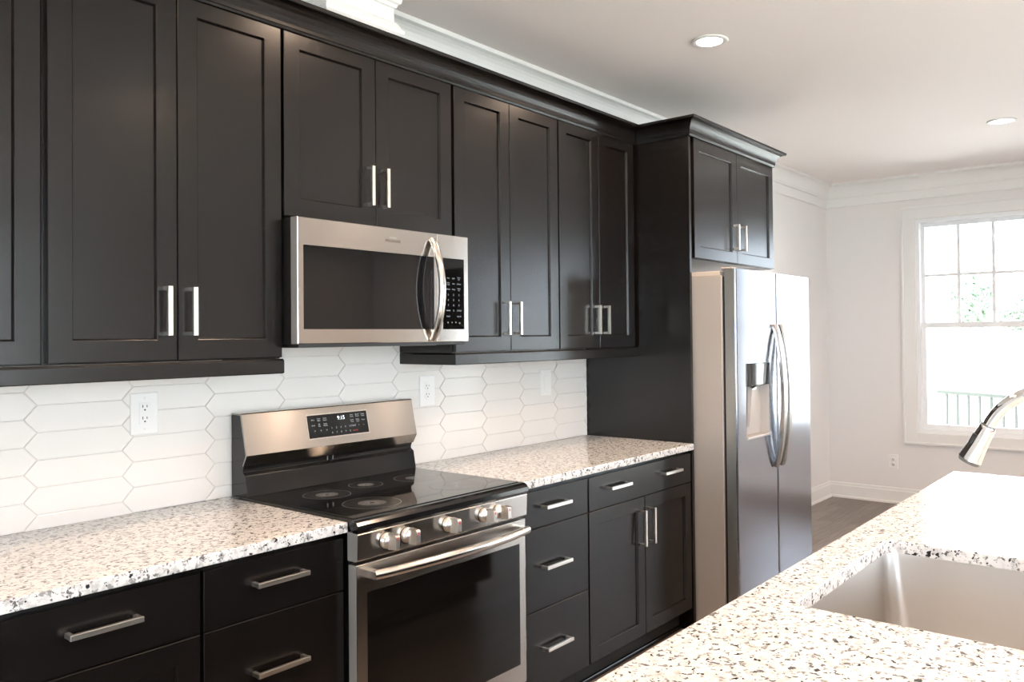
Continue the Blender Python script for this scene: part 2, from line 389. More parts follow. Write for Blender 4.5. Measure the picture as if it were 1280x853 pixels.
for k in range(-8, 11):
    cx = -.469 + .2672 * k
    for j in range(-6, 5):
        cz = 1.2255 + .0775 * j + (.03875 if k % 2 else 0)
        h = .03875 - g; hf = .116 - g * .5; tip = .150 - g * 1.4
        def hexa(s): return [(cx - tip + s * 1.4, cz), (cx - hf + s * .4, cz - h + s), (cx + hf - s * .4, cz - h + s), (cx + tip - s * 1.4, cz), (cx + hf - s * .4, cz + h - s), (cx - hf + s * .4, cz + h - s)]
        o_ = clip_poly(hexa(0), BX0, BX1, BZ0, BZ1); i_ = clip_poly(hexa(.0018), BX0 + .001, BX1 - .001, BZ0 + .001, BZ1 - .001)
        if len(o_) < 3 or len(i_) < 3: continue
        ty = -.0125 + random.uniform(-.0002, .0002); tx, tz = random.uniform(-.004, .004), random.uniform(-.006, .006)
        if len(o_) == len(i_):
            n = len(o_); f = lambda p: ty + (p[0] - cx) * tx * .4 + (p[1] - cz) * tz
            vs = [(p[0], -.0086, p[1]) for p in o_] + [(p[0], -.0115, p[1]) for p in o_] + [(p[0], f(p), p[1]) for p in i_]
            fs = [(i, (i + 1) % n, (i + 1) % n + n, i + n) for i in range(n)] + [(i + n, (i + 1) % n + n, (i + 1) % n + 2 * n, i + 2 * n) for i in range(n)] + [tuple(range(2 * n, 3 * n))]
            mb.add(vs, fs)
        else:
            n = len(o_); vs = [(p[0], -.0086, p[1]) for p in o_] + [(p[0], ty, p[1]) for p in o_]
            mb.add(vs, [(i, (i + 1) % n, (i + 1) % n + n, i + n) for i in range(n)] + [tuple(range(n, 2 * n))])
obj('tiles', mb, 'tile', bs)

# ------------------------------------------------------------------ cabinets
def door_mesh(x0, x1, z0, z1, yf, th=.019, st=.057, flat=False):
    mb = MB(); c = .0018; yb = yf + th
    A = [(x0, yb, z0), (x1, yb, z0), (x1, yb, z1), (x0, yb, z1)]
    B = [(x0, yf + c, z0), (x1, yf + c, z0), (x1, yf + c, z1), (x0, yf + c, z1)]
    C = [(x0 + c, yf, z0 + c), (x1 - c, yf, z0 + c), (x1 - c, yf, z1 - c), (x0 + c, yf, z1 - c)]
    rings = [A, B, C]
    if not flat:
        s = st
        for d, y in ((s, yf), (s + .0015, yf + .001), (s + .0055, yf + .0085)):
            rings.append([(x0 + d, y, z0 + d), (x1 - d, y, z0 + d), (x1 - d, y, z1 - d), (x0 + d, y, z1 - d)])
    vs = [p for r in rings for p in r]; n = len(rings)
    fs = [(i * 4 + k, i * 4 + (k + 1) % 4, (i + 1) * 4 + (k + 1) % 4, (i + 1) * 4 + k) for i in range(n - 1) for k in range(4)]
    return mb.add(vs, fs + [(0, 3, 2, 1), tuple(range((n - 1) * 4, n * 4))])
def pull(parent, x, z, yf, length, vertical, m='nickel'):
    mb = MB(); w = .0062; h = length / 2; yo = yf - .034
    if vertical:
        mb.box(x - w, x + w, yo, yo + .011, z - h, z + h)
        for s in (-1, 1): mb.box(x - w + .0008, x + w - .0008, yo + .010, yf + .0005, z + s * (h - .0055) - .0052, z + s * (h - .0055) + .0052)
    else:
        mb.box(x - h, x + h, yo, yo + .011, z - w, z + w)
        for s in (-1, 1): mb.box(x + s * (h - .0055) - .0052, x + s * (h - .0055) + .0052, yo + .010, yf + .0005, z - w + .0008, z + w - .0008)
    return obj('pull', mb, m, parent, .0008)
YU = -.330; YB = -.632
def upper(label, x0, x1, z0, z1, doors, pulls, pz, yface=YU, name='wall_cabinet', body_x=None):
    bx0, bx1 = body_x or (x0, x1)
    t = thing(name, label, 'cabinet', ((bx0 + bx1) / 2, 0, z0))
    obj('body', MB().box(bx0 + .0006, bx1 - .0006, -.0006 if z0 > 1.5 else -.0135, yface + .0195, z0, 2.444), 'cab', t, .0008)
    for (a, b), px in zip(doors, pulls):
        d = obj('door', door_mesh(a, b, z0 + .004, z1, yface), 'cab', t)
        if px is not None: pull(d, px, pz, yface, .137, True)
    return t
UB = 1.383
upper('dark wall cabinet cut off by the left edge of the photo', -1.36, -.683, UB, 2.432, [(-1.354, -1.022), (-1.019, -.690)], [-1.06, -.98], 1.525)
upper('tall two-door dark wall cabinet left of the microwave, above the left outlet', -.683, 0, UB, 2.432, [(-.675, -.342), (-.339, -.005)], [-.378, -.305], 1.525)
upper('short two-door dark wall cabinet directly above the microwave', 0, .757, 1.830, 2.432, [(.006, .374), (.377, .748)], [.338, .405], 1.970)
upper('two-door dark wall cabinet immediately right of the microwave, with bluish sheen', .757, 1.4265, UB, 2.432, [(.764, 1.0895), (1.0925, 1.4225)], [1.050, 1.122], 1.521)
upper('two-door dark wall cabinet between its twin and the tall fridge panel', 1.4265, XP - .001, UB, 2.432, [(1.4315, 1.743), (1.746, 2.058)], [1.7065, 1.783], 1.521)
fc = upper('deep two-door dark cabinet mounted above the refrigerator', 2.098, 3.098, 1.822, 2.420, [(2.127, 2.6065), (2.6095, 3.092)], [2.568, 2.655], 1.965, -.640, 'fridge_top_cabinet')
pn = obj('tall_end_panel', MB().box(XP, 2.0975, -.0006, -.637, 0.0005, 2.444), 'cab', None, .001)
tag(pn, 'tall dark end panel standing between the right counter and the refrigerator', 'panel')
# dark cove crown on the cabinets
cr = [(0, 2.422), (.005, 2.423), (.007, 2.430)] + [(.009 + .046 * (1 - math.cos(math.radians(q))), 2.432 + .062 * math.sin(math.radians(q))) for q in range(0, 91, 9)] + [(.058, 2.496), (.060, 2.507), (0, 2.507)]
crn = MB().sweep(cr, [(-2.2, YU - .001), (XP - .0008, YU - .001), (XP - .0008, -.6415), (3.0985, -.6415), (3.0985, -.02)])
crn.box(-2.2, XP - .01, -.3190, -.3110, 2.4445, 2.500)
tag(obj('cabinet_crown', crn, 'cab'), 'dark cove crown moulding running along the tops of all the wall cabinets', 'crown moulding')
# light rails under the wall cabinets
def lrail(x0, x1, a, b, label):
    pr = [(0, 1.336), (0, 1.3825), (-.020, 1.3825), (-.020, 1.336)]
    path = [(x0, -.0135), (x0, -.3305), (x1, -.3305), (x1, -.0135)]
    if not a: path = path[1:]
    if not b: path = path[:-1]
    tag(obj('light_rail', MB().sweep([(.0, 1.336), (.003, 1.339), (.003, 1.376), (0, 1.3825), (-.02, 1.3825), (-.02, 1.336)], path), 'cab', None), label, 'cabinet trim')
lrail(-2.2, -.0035, False, True, 'dark light rail trim under the wall cabinets left of the microwave')
lrail(.7605, XP - .001, True, False, 'dark light rail trim under the wall cabinets right of the microwave')

def base(label, x0, x1, fronts, name='base_cabinet'):
    """fronts: (kind, x0, x1, z0, z1, [pulls (x, z, vertical)])"""
    t = thing(name, label, 'cabinet', ((x0 + x1) / 2, -.3, 0))
    obj('body', MB().box(x0 + .0006, x1 - .0006, -.001, YB + .0195, .105, .8835), 'cab', t, .0008)
    obj('toe_kick', MB().box(x0 + .0006, x1 - .0006, -.001, -.555, .0005, .1045), 'cab_in', t)
    for kind, a, b, z0, z1, pulls in fronts:
        d = obj('drawer' if kind == 'drawer' else 'door', door_mesh(a, b, z0, z1, YB, flat=(kind == 'drawer')), 'cab', t)
        for px, pz, v in pulls: pull(d, px, pz, YB, .158, v)
    return t
DT = (.7285, .868); D2 = (.421, .7255); D3 = (.114, .418)
base('dark base cabinet out of frame at the far left end', -1.85, -.914, [('drawer', -1.846, -1.384, *DT, [(-1.61, .803, False)]), ('drawer', -1.380, -.919, *DT, [(-1.15, .803, False)]), ('door', -1.846, -1.384, .114, .7255, []), ('door', -1.380, -.919, .114, .7255, [])])
base('dark base cabinet with one drawer over a framed door, at bottom left', -.914, -.439, [('drawer', -.909, -.443, .7175, .868, [(-.676, .803, False)]), ('door', -.909, -.443, .114, .7145, [(-.87, .60, True)])])
base('dark three-drawer base cabinet immediately left of the range', -.439, -.0035, [('drawer', -.434, -.008, .7175, .868, [(-.224, .805, False)]), ('drawer', -.434, -.008, .414, .7145, [(-.224, .572, False)]), ('drawer', -.434, -.008, .114, .411, [(-.224, .27, False)])], 'drawer_cabinet')
base('dark three-drawer base cabinet immediately right of the range', .7605, 1.210, [('drawer', .766, 1.206, *DT, [(.980, .803, False)]), ('drawer', .766, 1.206, *D2, [(.980, .577, False)]), ('drawer', .766, 1.206, *D3, [(.980, .272, False)])], 'drawer_cabinet')
base('dark base cabinet with one wide drawer above two doors, beside the refrigerator', 1.210, XP - .001, [('drawer', 1.214, 2.070, *DT, [(1.415, .808, False), (1.860, .808, False)]), ('door', 1.214, 1.6415, .114, .7255, [(1.604, .592, True)]), ('door', 1.6445, 2.070, .114, .7255, [(1.682, .592, True)])])
# shoe moulding at the toe kick
tag(obj('shoe_moulding', MB().box(.7605, XP - .001, -.5555, -.570, .0005, .020), 'cab', None, .004), 'thin dark shoe moulding on the floor under the right base cabinets', 'moulding')

# worktops
def slab(name, label, x0, x1, y0, y1):
    o = obj(name, MB().box(x0, x1, y0, y1, .884, .914), 'granite', None, .0035, 3); return tag(o, label, 'countertop')
slab('granite_countertop', 'white speckled granite worktop left of the range', -2.3, -.0035, -.648, -.0006)
slab('granite_countertop', 'white speckled granite worktop between range and tall panel', .7605, XP - .0006, -.648, -.0006)

# ------------------------------------------------------------------ range
rg = thing('range', 'freestanding stainless electric range with black glass cooktop and five knobs', 'range', (.3785, -.35, 0))
RX0, RX1 = .0, .757
obj('body', MB().box(RX0 + .004, RX1 - .004, -.03, -.640, .03, .905), 'black', rg, .002)
for fx_ in (.03, .70):
    for fy_ in (-.60, -.10): obj('foot', MB().box(fx_, fx_ + .03, fy_, fy_ + .03, .0005, .031), 'black_matte', rg)
# cooktop with rolled black front lip
ct = obj('cooktop', MB().prism_x([(-.075, .905), (-.640, .905), (-.668, .884), (-.686, .884), (-.690, .890), (-.689, .906), (-.683, .915), (-.672, .9195), (-.660, .9205), (-.075, .9205)], RX0 - .002, RX1 + .002), 'black', rg, .0015)
obj('glass_surface', MB().box(RX0 + .012, RX1 - .012, -.125, -.655, .9206, .9228), 'black_glass', ct, .0008)
def burner(cx, cy, r):
    mb = MB(); n = 40
    z = .9232
    for ra, rb in ((r - .0008, r),):
        vs = [];
        for k in range(64):
            a = 2 * math.pi * k / 64; vs += [(cx + ra * math.cos(a), cy + ra * math.sin(a), z), (cx + rb * math.cos(a), cy + rb * math.sin(a), z)]
        mb.add(vs, [(2 * k, 2 * k + 1, (2 * k + 3) % 128, (2 * k + 2) % 128) for k in range(64)])
    for k in range(n):
        a = 2 * math.pi * k / n; da = .018
        for r0, r1, w in ((r * .10, r * .48, .0006),):
            d = Vector((math.cos(a), math.sin(a))); q = Vector((-d.y, d.x)) * w
            p0, p1 = d * r0, d * r1
            mb.add([(cx + p0.x - q.x * .5, cy + p0.y - q.y * .5, z), (cx + p1.x - q.x, cy + p1.y - q.y, z), (cx + p1.x + q.x, cy + p1.y + q.y, z), (cx + p0.x + q.x * .5, cy + p0.y + q.y * .5, z)], [(0, 1, 2, 3)])
    obj('burner_starburst', mb, 'ray', ct)
    vs = [(cx + (r - .002) * math.cos(2 * math.pi * k / 64), cy + (r - .002) * math.sin(2 * math.pi * k / 64), .9230) for k in range(64)]
    obj('burner_zone', MB().add(vs, [tuple(range(64))]), 'burner', ct)
burner(.190, -.290, .078); burner(.190, -.520, .092); burner(.385, -.250, .060); burner(.585, -.290, .078); burner(.575, -.515, .100)
# backguard
bgp = [(-.018, .915), (-.018, 1.187), (-.028, 1.193), (-.078, 1.193), (-.112, 1.058), (-.092, 1.024), (-.085, 1.010), (-.085, 1.000), (-.100, .990), (-.113, .9215)]
bgd = obj('backguard', MB().prism_x(bgp, RX0 + .006, RX1 - .006), 'black', rg, .0015)
st = obj('control_fascia', MB().prism_x([(-.026, 1.196), (-.080, 1.197), (-.084, 1.194), (-.1155, 1.058), (-.094, 1.0225), (-.090, 1.024), (-.108, 1.058), (-.076, 1.190), (-.026, 1.191)], RX0 + .002, RX1 - .002), 'steel', rg, .0008)
t_ = Vector((0, -.0315, -.136)).normalized()        # down the sloped face
def onface(x, s, off):                              # point on the fascia, s metres down from its top edge
    nrm = Vector((0, -.136, .0315)).normalized()
    return (x, -.084 + t_.y * s + nrm.y * off, 1.194 + t_.z * s + nrm.z * off)
def face_quad(x0, x1, s0, s1, o0, o1):
    a = [onface(x0, s0, o0), onface(x1, s0, o0), onface(x1, s1, o0), onface(x0, s1, o0)]
    b = [onface(x0, s0, o1), onface(x1, s0, o1), onface(x1, s1, o1), onface(x0, s1, o1)]
    return a + b, [(0, 1, 2, 3), (7, 6, 5, 4), (0, 4, 5, 1), (1, 5, 6, 2), (2, 6, 7, 3), (3, 7, 4, 0)]
obj('display_bezel', MB().add(*face_quad(.248, .522, .022, .112, -.001, .0008)), 'steel_h', st)
dp = obj('display_panel', MB().add(*face_quad(.252, .518, .026, .108, .0, .0016)), 'black_glass', st)
def ftext(name, items, m):
    rows = []
    for s_, x, s, size in items:
        p = onface(x, s, .0018); rows.append((s_, p[0], p[2], size, p[1]))
    return text(name, rows, m, dp, tilt=(-t_.y, -t_.z))
ftext('clock', [('9:15', .398, .044, .020)], 'display')
it = []
for i, w_ in enumerate(('Bake', 'Conv\nBake', 'Conv\nRoast')): it.append((w_, .274 + .026 * i, .043, .0068))
for i, w_ in enumerate(('Broil', 'Air\nFry', 'Keep\nWarm')): it.append((w_, .274 + .026 * i, .063, .0068))
for i, w_ in enumerate(('Slow\nCook', 'Bread\nProof', 'Steam\nClean')): it.append((w_, .446 + .026 * i, .040, .0068))
for i, w_ in enumerate(('Cook\nTime', 'Delay\nStart', 'Timer')): it.append((w_, .446 + .026 * i, .059, .0068))
for i in range(5): it.append((str(i + 1), .352 + .020 * i, .078, .009)); it.append((str((i + 6) % 10), .352 + .020 * i, .095, .009))
it += [('START', .449, .078, .0085), ('^', .475, .078, .009), ('v', .497, .078, .009), ('o', .278, .082, .010), ('o', .304, .082, .010), ('o', .329, .082, .010)]
ftext('key_lettering', it, 'keys'); ftext('cancel_lettering', [('CANCEL', .456, .096, .006)], 'red_print')
for x in (.342, .366): obj('vent_tick', MB().box(x, x + .003, -.0885, -.0835, 1.002, 1.018), 'vent', bgd)
# front control panel with five knobs
cp = obj('knob_panel', MB().prism_x([(-.640, .884), (-.683, .884), (-.686, .880), (-.683, .806), (-.679, .802), (-.640, .802)], RX0, RX1), 'steel', rg, .0012)
for x in (.104, .185, .360, .528, .600):
    k = obj('knob_ring', MB().lathe([(.0245, 0), (.0245, .003), (.022, .0035), (0, .0035)], (x, -.6835, .846), 'y', 28), 'black_matte', cp)
    kn = obj('knob', MB().lathe([(.0235, 0), (.0235, .008), (.0220, .011), (.0205, .012), (.0200, .018), (.0190, .020), (0, .020)], (x, -.687, .846), 'y', 32), 'nickel', cp)
    # raised grip bar across the knob
    gb = MB().prism_x([(-.704, .8225), (-.736, .8250), (-.740, .829), (-.740, .863), (-.736, .8675), (-.704, .8700)], x - .0078, x + .0078)
    obj('grip', gb, 'nickel', kn, .0012); obj('pointer_mark', MB().box(x - .0018, x + .0018, -.7406, -.7400, .853, .862), 'red_print', kn)
for x in (.104, .185, .360, .528, .600): text('knob_marking', [('OFF', x, .8745, .006, -.6852)], 'dark_print', cp)
# oven door
od = obj('oven_door', MB().box(RX0, RX1, -.642, -.678, .212, .792), 'steel', rg, .003)
obj('oven_window', MB().box(.040, .722, -.6775, -.6792, .282, .708), 'oven_glass', od, .001)
hp = []
for i in range(25):
    u = i / 24; x = .035 + .690 * u; hp.append((x, -.715 - .030 * math.sin(math.pi * u) ** .8, .763))
mb = MB().tube(hp, .0150, 18, True, (1.0, .85))
obj('handle', mb, 'steel_h', od)
for x in (.045, .715): obj('handle_post', MB().box(x - .012, x + .012, -.677, -.716, .751, .775), 'steel_h', od, .002)
sd_ = obj('storage_drawer', MB().box(RX0, RX1, -.642, -.676, .045, .205), 'steel', rg, .003)

# ------------------------------------------------------------------ microwave
mw = thing('microwave', 'stainless over-the-range microwave with black glass door and keypad', 'microwave', (.378, -.2, 1.428))
MY = -.405
obj('case', MB().box(.004, .752, -.015, MY + .036, 1.428, 1.824), 'black_matte', mw, .002)
obj('bottom_grille', MB().box(.010, .746, -.06, MY + .012, 1.417, 1.4285), 'black_matte', mw, .001)
vv = MB()
for i in range(3): vv.box(.07 + .22 * i, .25 + .22 * i, -.15, -.30, 1.4145, 1.4172)
obj('grease_filters', vv, 'vent', mw)
SX = .595
def frame_panel(x0, x1, z0, z1, hx0, hx1, hz0, hz1, y0, y1):
    mb = MB()
    O = [(x0, z0), (x1, z0), (x1, z1), (x0, z1)]; I = [(hx0, hz0), (hx1, hz0), (hx1, hz1), (hx0, hz1)]
    c = .002; O2 = [(x0 + c, z0 + c), (x1 - c, z0 + c), (x1 - c, z1 - c), (x0 + c, z1 - c)]
    rings = [[(x, y0, z) for x, z in O], [(x, y1 + c, z) for x, z in O], [(x, y1, z) for x, z in O2], [(x, y1, z) for x, z in I], [(x, y1 + .0035, z) for x, z in I], [(x, y0, z) for x, z in I]]
    vs = [p for r in rings for p in r]; n = len(rings)
    return mb.add(vs, [(i * 4 + k, i * 4 + (k + 1) % 4, ((i + 1) % n) * 4 + (k + 1) % 4, ((i + 1) % n) * 4 + k) for i in range(n) for k in range(4)])
md = obj('door', frame_panel(.0, SX - .001, 1.428, 1.824, .021, .580, 1.474, 1.738, MY + .035, MY), 'steel', mw)
obj('door_glass', MB().box(.0205, .5805, MY + .0035, MY + .010, 1.4735, 1.7385), 'black_glass', md)
cpn = obj('control_panel', frame_panel(SX, .757, 1.428, 1.824, .622, .735, 1.474, 1.738, MY + .035, MY), 'steel', mw)
kp = obj('keypad', MB().box(.6215, .7355, MY + .0022, MY + .010, 1.4735, 1.7385), 'black_glass', cpn)
it = []
KY = MY + .0020
xs = (.652, .680, .708)
for r, ws in enumerate((('Vent', 'Light', 'Timer\nSet'), ('Auto\nCook', 'Melt', 'Defrost'), ('Reheat', 'Keep', 'Clock\nSet'))):
    for x, w_ in zip(xs, ws): it.append((w_, x, 1.664 - .0205 * r, .0068, KY))
for r in range(3):
    for c_ in range(3): it.append((str(r * 3 + c_ + 1), xs[c_], 1.602 - .0195 * r, .0105, KY))
it += [('0', xs[1], 1.5435, .0105, KY), ('START', xs[2] + .002, 1.5435, .0085, KY), ('Power', xs[0], 1.522, .0070, KY), ('Add 30', xs[2], 1.522, .0070, KY)]
text('key_lettering', it, 'keys', kp)
text('icon_row', [('o', xs[0] - .002, 1.500, .012, KY), ('o', .671, 1.500, .010, KY), ('o', .691, 1.500, .010, KY), ('o', .711, 1.498, .012, KY), ('CANCEL', xs[0], 1.5435, .0058, KY)], 'grey_print', kp)
text('badge', [('FRIGIDAIRE', .385, 1.778, .0135, MY - .0003)], 'dark_print', md)
text('badge_line', [('GALLERY', .385, 1.790, .0085, MY - .0003)], 'steel_edge', md)
hp = []
for i in range(25):
    u = i / 24; hp.append((.566, MY - .004 - .052 * math.sin(math.pi * u) ** .75, 1.437 + .362 * u))
obj('handle', MB().tube(hp, .0150, 18, True, (.75, 1.0), (0, -1, 0)), 'steel_h', md)

# ------------------------------------------------------------------ refrigerator
fr = thing('refrigerator', 'stainless side-by-side refrigerator with water dispenser and two curved handles', 'refrigerator', (2.565, -.45, 0))
FX0, FX1 = 2.113, 3.055; FY = -.861; FS = 2.586
obj('case', MB().box(FX0, FX1, -.06, -.788, .03, 1.728), 'fridge_side', fr, .004)
obj('toe_grille', MB().box(FX0 + .02, FX1 - .02, -.70, -.80, .0005, .06), 'black_matte', fr)
obj('gasket', MB().box(FX0 + .012, FX1 - .012, -.788, -.802, .062, 1.725), 'black_matte', fr)
for a, b in ((FX0 + .004, FX0 + .085), (FX1 - .085, FX1 - .004)):
    obj('hinge_cover', MB().box(a, b, -.54, -.775, 1.728, 1.753).box(a + .012, b - .01, -.775, -.835, 1.760, 1.770), 'hinge', fr, .004)
# doors: sides are a duller steel, faces brushed
def fdoor(x0, x1, hole=None):
    yb, yf, z0, z1, r = -.802, FY, .065, 1.760, .010
    mb = MB()
    arc = [(x0, yb)] + [(x0 + r - r * math.cos(a), yf + r - r * math.sin(a)) for a in [math.radians(q) for q in (0, 22, 45, 67, 90)]] + \
          [(x1 - r + r * math.sin(a), yf + r - r * math.cos(a)) for a in [math.radians(q) for q in (0, 22, 45, 67, 90)]] + [(x1, yb)]
    n = len(arc)
    vs = [(x, y, z0) for x, y in arc] + [(x, y, z1) for x, y in arc]
    skip = 5
    fs = [(i, (i + 1) % n, (i + 1) % n + n, i + n) for i in range(n) if not (hole and i == skip)]
    mb.add(vs, [f for k, f in enumerate(fs) if True], False)
    mb.add(vs, [tuple(range(n)), tuple(range(n, 2 * n))])
    if hole:
        hx0, hx1, hz0, hz1, dep = hole; xa, xb = x0 + r, x1 - r
        O = [(xa, yf, z0), (xb, yf, z0), (xb, yf, z1), (xa, yf, z1)]; I = [(hx0, yf, hz0), (hx1, yf, hz0), (hx1, yf, hz1), (hx0, yf, hz1)]
        J = [(x, yf + dep, z) for x, _, z in I]
        mb.add(O + I + J, [(k, (k + 1) % 4, (k + 1) % 4 + 4, k + 4) for k in range(4)] + [(k + 4, (k + 1) % 4 + 4, (k + 1) % 4 + 8, k + 8) for k in range(4)])
    return mb
DH = (2.214, 2.492, .930, 1.302, .052)
fd = obj('freezer_door', fdoor(FX0, FS - .003, DH), 'steel_v', fr)
fd2 = obj('fridge_door', fdoor(FS + .003, FX1), 'steel_v', fr)
obj('edge_strip', MB().box(FX0 - .0006, FX0 + .0005, -.803, -.850, .066, 1.759), 'steel_edge', fd)
ds = obj('dispenser_recess', MB().add([(DH[0], FY + .051, DH[2]), (DH[1], FY + .051, DH[2]), (DH[1], FY + .051, DH[3]), (DH[0], FY + .051, DH[3])], [(0, 1, 2, 3)])
         .box(DH[0], DH[0] + .004, FY + .004, FY + .0505, DH[2], DH[3]).box(DH[1] - .004, DH[1], FY + .004, FY + .0505, DH[2], DH[3]).box(DH[0], DH[1], FY + .004, FY + .0505, DH[2], DH[2] + .004), 'nozzle', fd)
obj('control_screen', MB().box(DH[0] + .001, DH[1] - .001, FY - .004, FY + .045, 1.190, DH[3] - .001), 'black_glass', fd, .004)
obj('paddle', MB().prism_x([(FY + .045, 1.175), (FY + .020, 1.170), (FY + .036, .985), (FY + .048, .985)], 2.325, 2.375), 'nozzle', ds, .003)
obj('spout', MB().lathe([(.016, 0), (.016, .022), (0, .022)], (2.350, FY + .026, 1.169), 'z', 16), 'chrome', ds)
obj('drip_tray', MB().box(DH[0] + .005, DH[1] - .005, FY - .006, FY + .048, .9345, .943), 'nozzle', ds, .002)
for x, pr in ((2.552, fd), (2.624, fd2)):
    hp = []
    for i in range(29):
        u = i / 28; hp.append((x, FY - .002 - .050 * math.sin(math.pi * u) ** .7, .762 + .732 * u))
    mb = MB()
    N = len(hp); ring = []
    for i, (px, py, pz) in enumerate(hp):
        a = Vector(hp[max(i - 1, 0)]); b = Vector(hp[min(i + 1, N - 1)]); d = (b - a).normalized(); nn = Vector((0, -d.z, d.y)).normalized()
        hw, ht = .0185, .012
        for sx, sn in ((-1, -1), (1, -1), (1, 1), (-1, 1)):
            q = Vector((px, py, pz)) + Vector((sx * hw, 0, 0)) + nn * ht * sn; ring.append(tuple(q))
    mb.add(ring, [(i * 4 + k, i * 4 + (k + 1) % 4, (i + 1) * 4 + (k + 1) % 4, (i + 1) * 4 + k) for i in range(N - 1) for k in range(4)] + [(0, 1, 2, 3), tuple(range((N - 1) * 4, N * 4))], True)
    obj('handle', mb, 'fridge_handle', pr, .003)
obj('brand_badge', MB().lathe([(.010, 0), (.010, .0012), (0, .0012)], (2.97, FY, 1.700), 'y', 20), 'steel_edge', fd2)

# ------------------------------------------------------------------ outlets
def outlet(label, x, z, kind, w=.086, h=.128):
    t = thing('outlet' if kind != 'switch' else 'light_switch', label, 'outlet' if kind != 'switch' else 'switch', (x, -.0125, z - h / 2))
    Y = -.0127
    obj('cover_plate', MB().box(x - w / 2, x + w / 2, Y, Y - .0055, z - h / 2, z + h / 2), 'plate', t, .0025, 3)
    s = MB()
    if kind == 'decora':
        f = obj('receptacle', MB().box(x - .0165, x + .0165, Y - .004, Y - .0070, z - .034, z + .034), 'plate', t, .001)
    elif kind == 'switch':
        f = obj('rocker', MB().box(x - .0165, x + .0165, Y - .004, Y - .0085, z - .034, z + .034), 'plate', t, .001)
        obj('edge_line', MB().box(x - .018, x + .018, Y - .0050, Y - .0058, z - .0355, z + .0355), 'grout', t)
    else:
        m2 = MB()
        for dz in (-.020, .020): m2.lathe([(.0165, 0), (.0165, .0022), (.0155, .0026), (0, .0026)], (x, Y - .005, z + dz), 'y', 28)
        f = obj('receptacle', m2, 'plate', t)
    if kind != 'switch':
        for dz in (-.018, .018):
            s.box(x - .0075, x - .0055, Y - .0070, Y - .0080, z + dz + .000, z + dz + .009); s.box(x + .0055, x + .0075, Y - .0070, Y - .0080, z + dz + .001, z + dz + .008)
            s.lathe([(.0025, 0), (.0025, .001), (0, .001)], (x, Y - .0070, z + dz - .0065), 'y', 12)
        obj('slots', s, 'slot', f)
    for dz in ((-.048, .048) if kind != 'duplex' else (0,)): obj('screw', MB().lathe([(.0028, 0), (.0022, .0008), (0, .0008)], (x, Y - .0054, z + dz), 'y', 12), 'grout', t)
    return t
outlet('white outlet on the tile left of the range', -.286, 1.2175, 'decora')
outlet('white outlet on the tile just right of the range', .907, 1.218, 'duplex')
outlet('white rocker switch on the tile near the tall dark panel', 1.716, 1.213, 'switch')
ot = thing('outlet', 'white outlet low on the far wall below the window', 'outlet', (XR, -.545, .29))
x = XR - .0002
obj('cover_plate', MB().box(x, x - .006, -.545 - .038, -.545 + .038, .352 - .06, .352 + .06), 'plate', ot, .0025)
r_ = obj('receptacle', MB().lathe([(.0165, 0), (.0165, -.002), (0, -.002)], (x - .006, -.545, .372), 'x', 24).lathe([(.0165, 0), (.0165, -.002), (0, -.002)], (x - .006, -.545, .332), 'x', 24), 'trim', ot)
for z in (.332, .372):
    s = MB()
    for dy in (-.006, .006): s.box(x - .0080, x - .009, -.545 + dy - .0015, -.545 + dy + .0015, z, z + .009)
    s.lathe([(.003, 0), (.003, -.001), (0, -.001)], (x - .008, -.545, z - .007), 'x', 10)
    obj('slots', s, 'slot', r_)

# ------------------------------------------------------------------ island
IX0, IX1, IY0, IY1 = -.85, 1.923, -3.05, -1.836
SK = (.063, .690, -2.400, -1.942)      # sink opening
isl = thing('island_cabinet', 'dark island base cabinet hidden below the speckled granite island worktop', 'island', (.5, -2.4, 0))
b = MB()
for q in ((IX0 + .03, IX1 - .03, IY0 + .03, IY0 + .05), (IX0 + .03, IX1 - .03, IY1 - .07, IY1 - .05), (IX0 + .03, IX0 + .05, IY0 + .05, IY1 - .07), (IX1 - .05, IX1 - .03, IY0 + .05, IY1 - .07)): b.box(*q, .10, .8835)
obj('body', b, 'cab', isl)
obj('toe_kick', MB().box(IX0 + .06, IX1 - .06, IY0 + .06, IY1 - .13, .0005, .0995), 'cab_in', isl)
def iface(x0, x1, z0, z1):   # island door facing the range (+y)
    m_ = door_mesh(x0, x1, z0, z1, 0.0); m_.v = [(x, (IY1 - .030) - y, z) for x, y, z in m_.v]; return m_
n_ = 5; w_ = (IX1 - IX0 - .08) / n_
for i in range(n_):
    a = IX0 + .04 + i * w_
    d = obj('door', iface(a + .003, a + w_ - .003, .114, .868), 'cab', isl)
def round_rect(x0, x1, y0, y1, r, n=8):
    out = []
    for cx, cy, a0 in ((x1 - r, y1 - r, 0), (x0 + r, y1 - r, 90), (x0 + r, y0 + r, 180), (x1 - r, y0 + r, 270)):
        for k in range(n + 1):
            a = math.radians(a0 + 90 * k / n); out.append((cx + r * math.cos(a), cy + r * math.sin(a)))
    return out
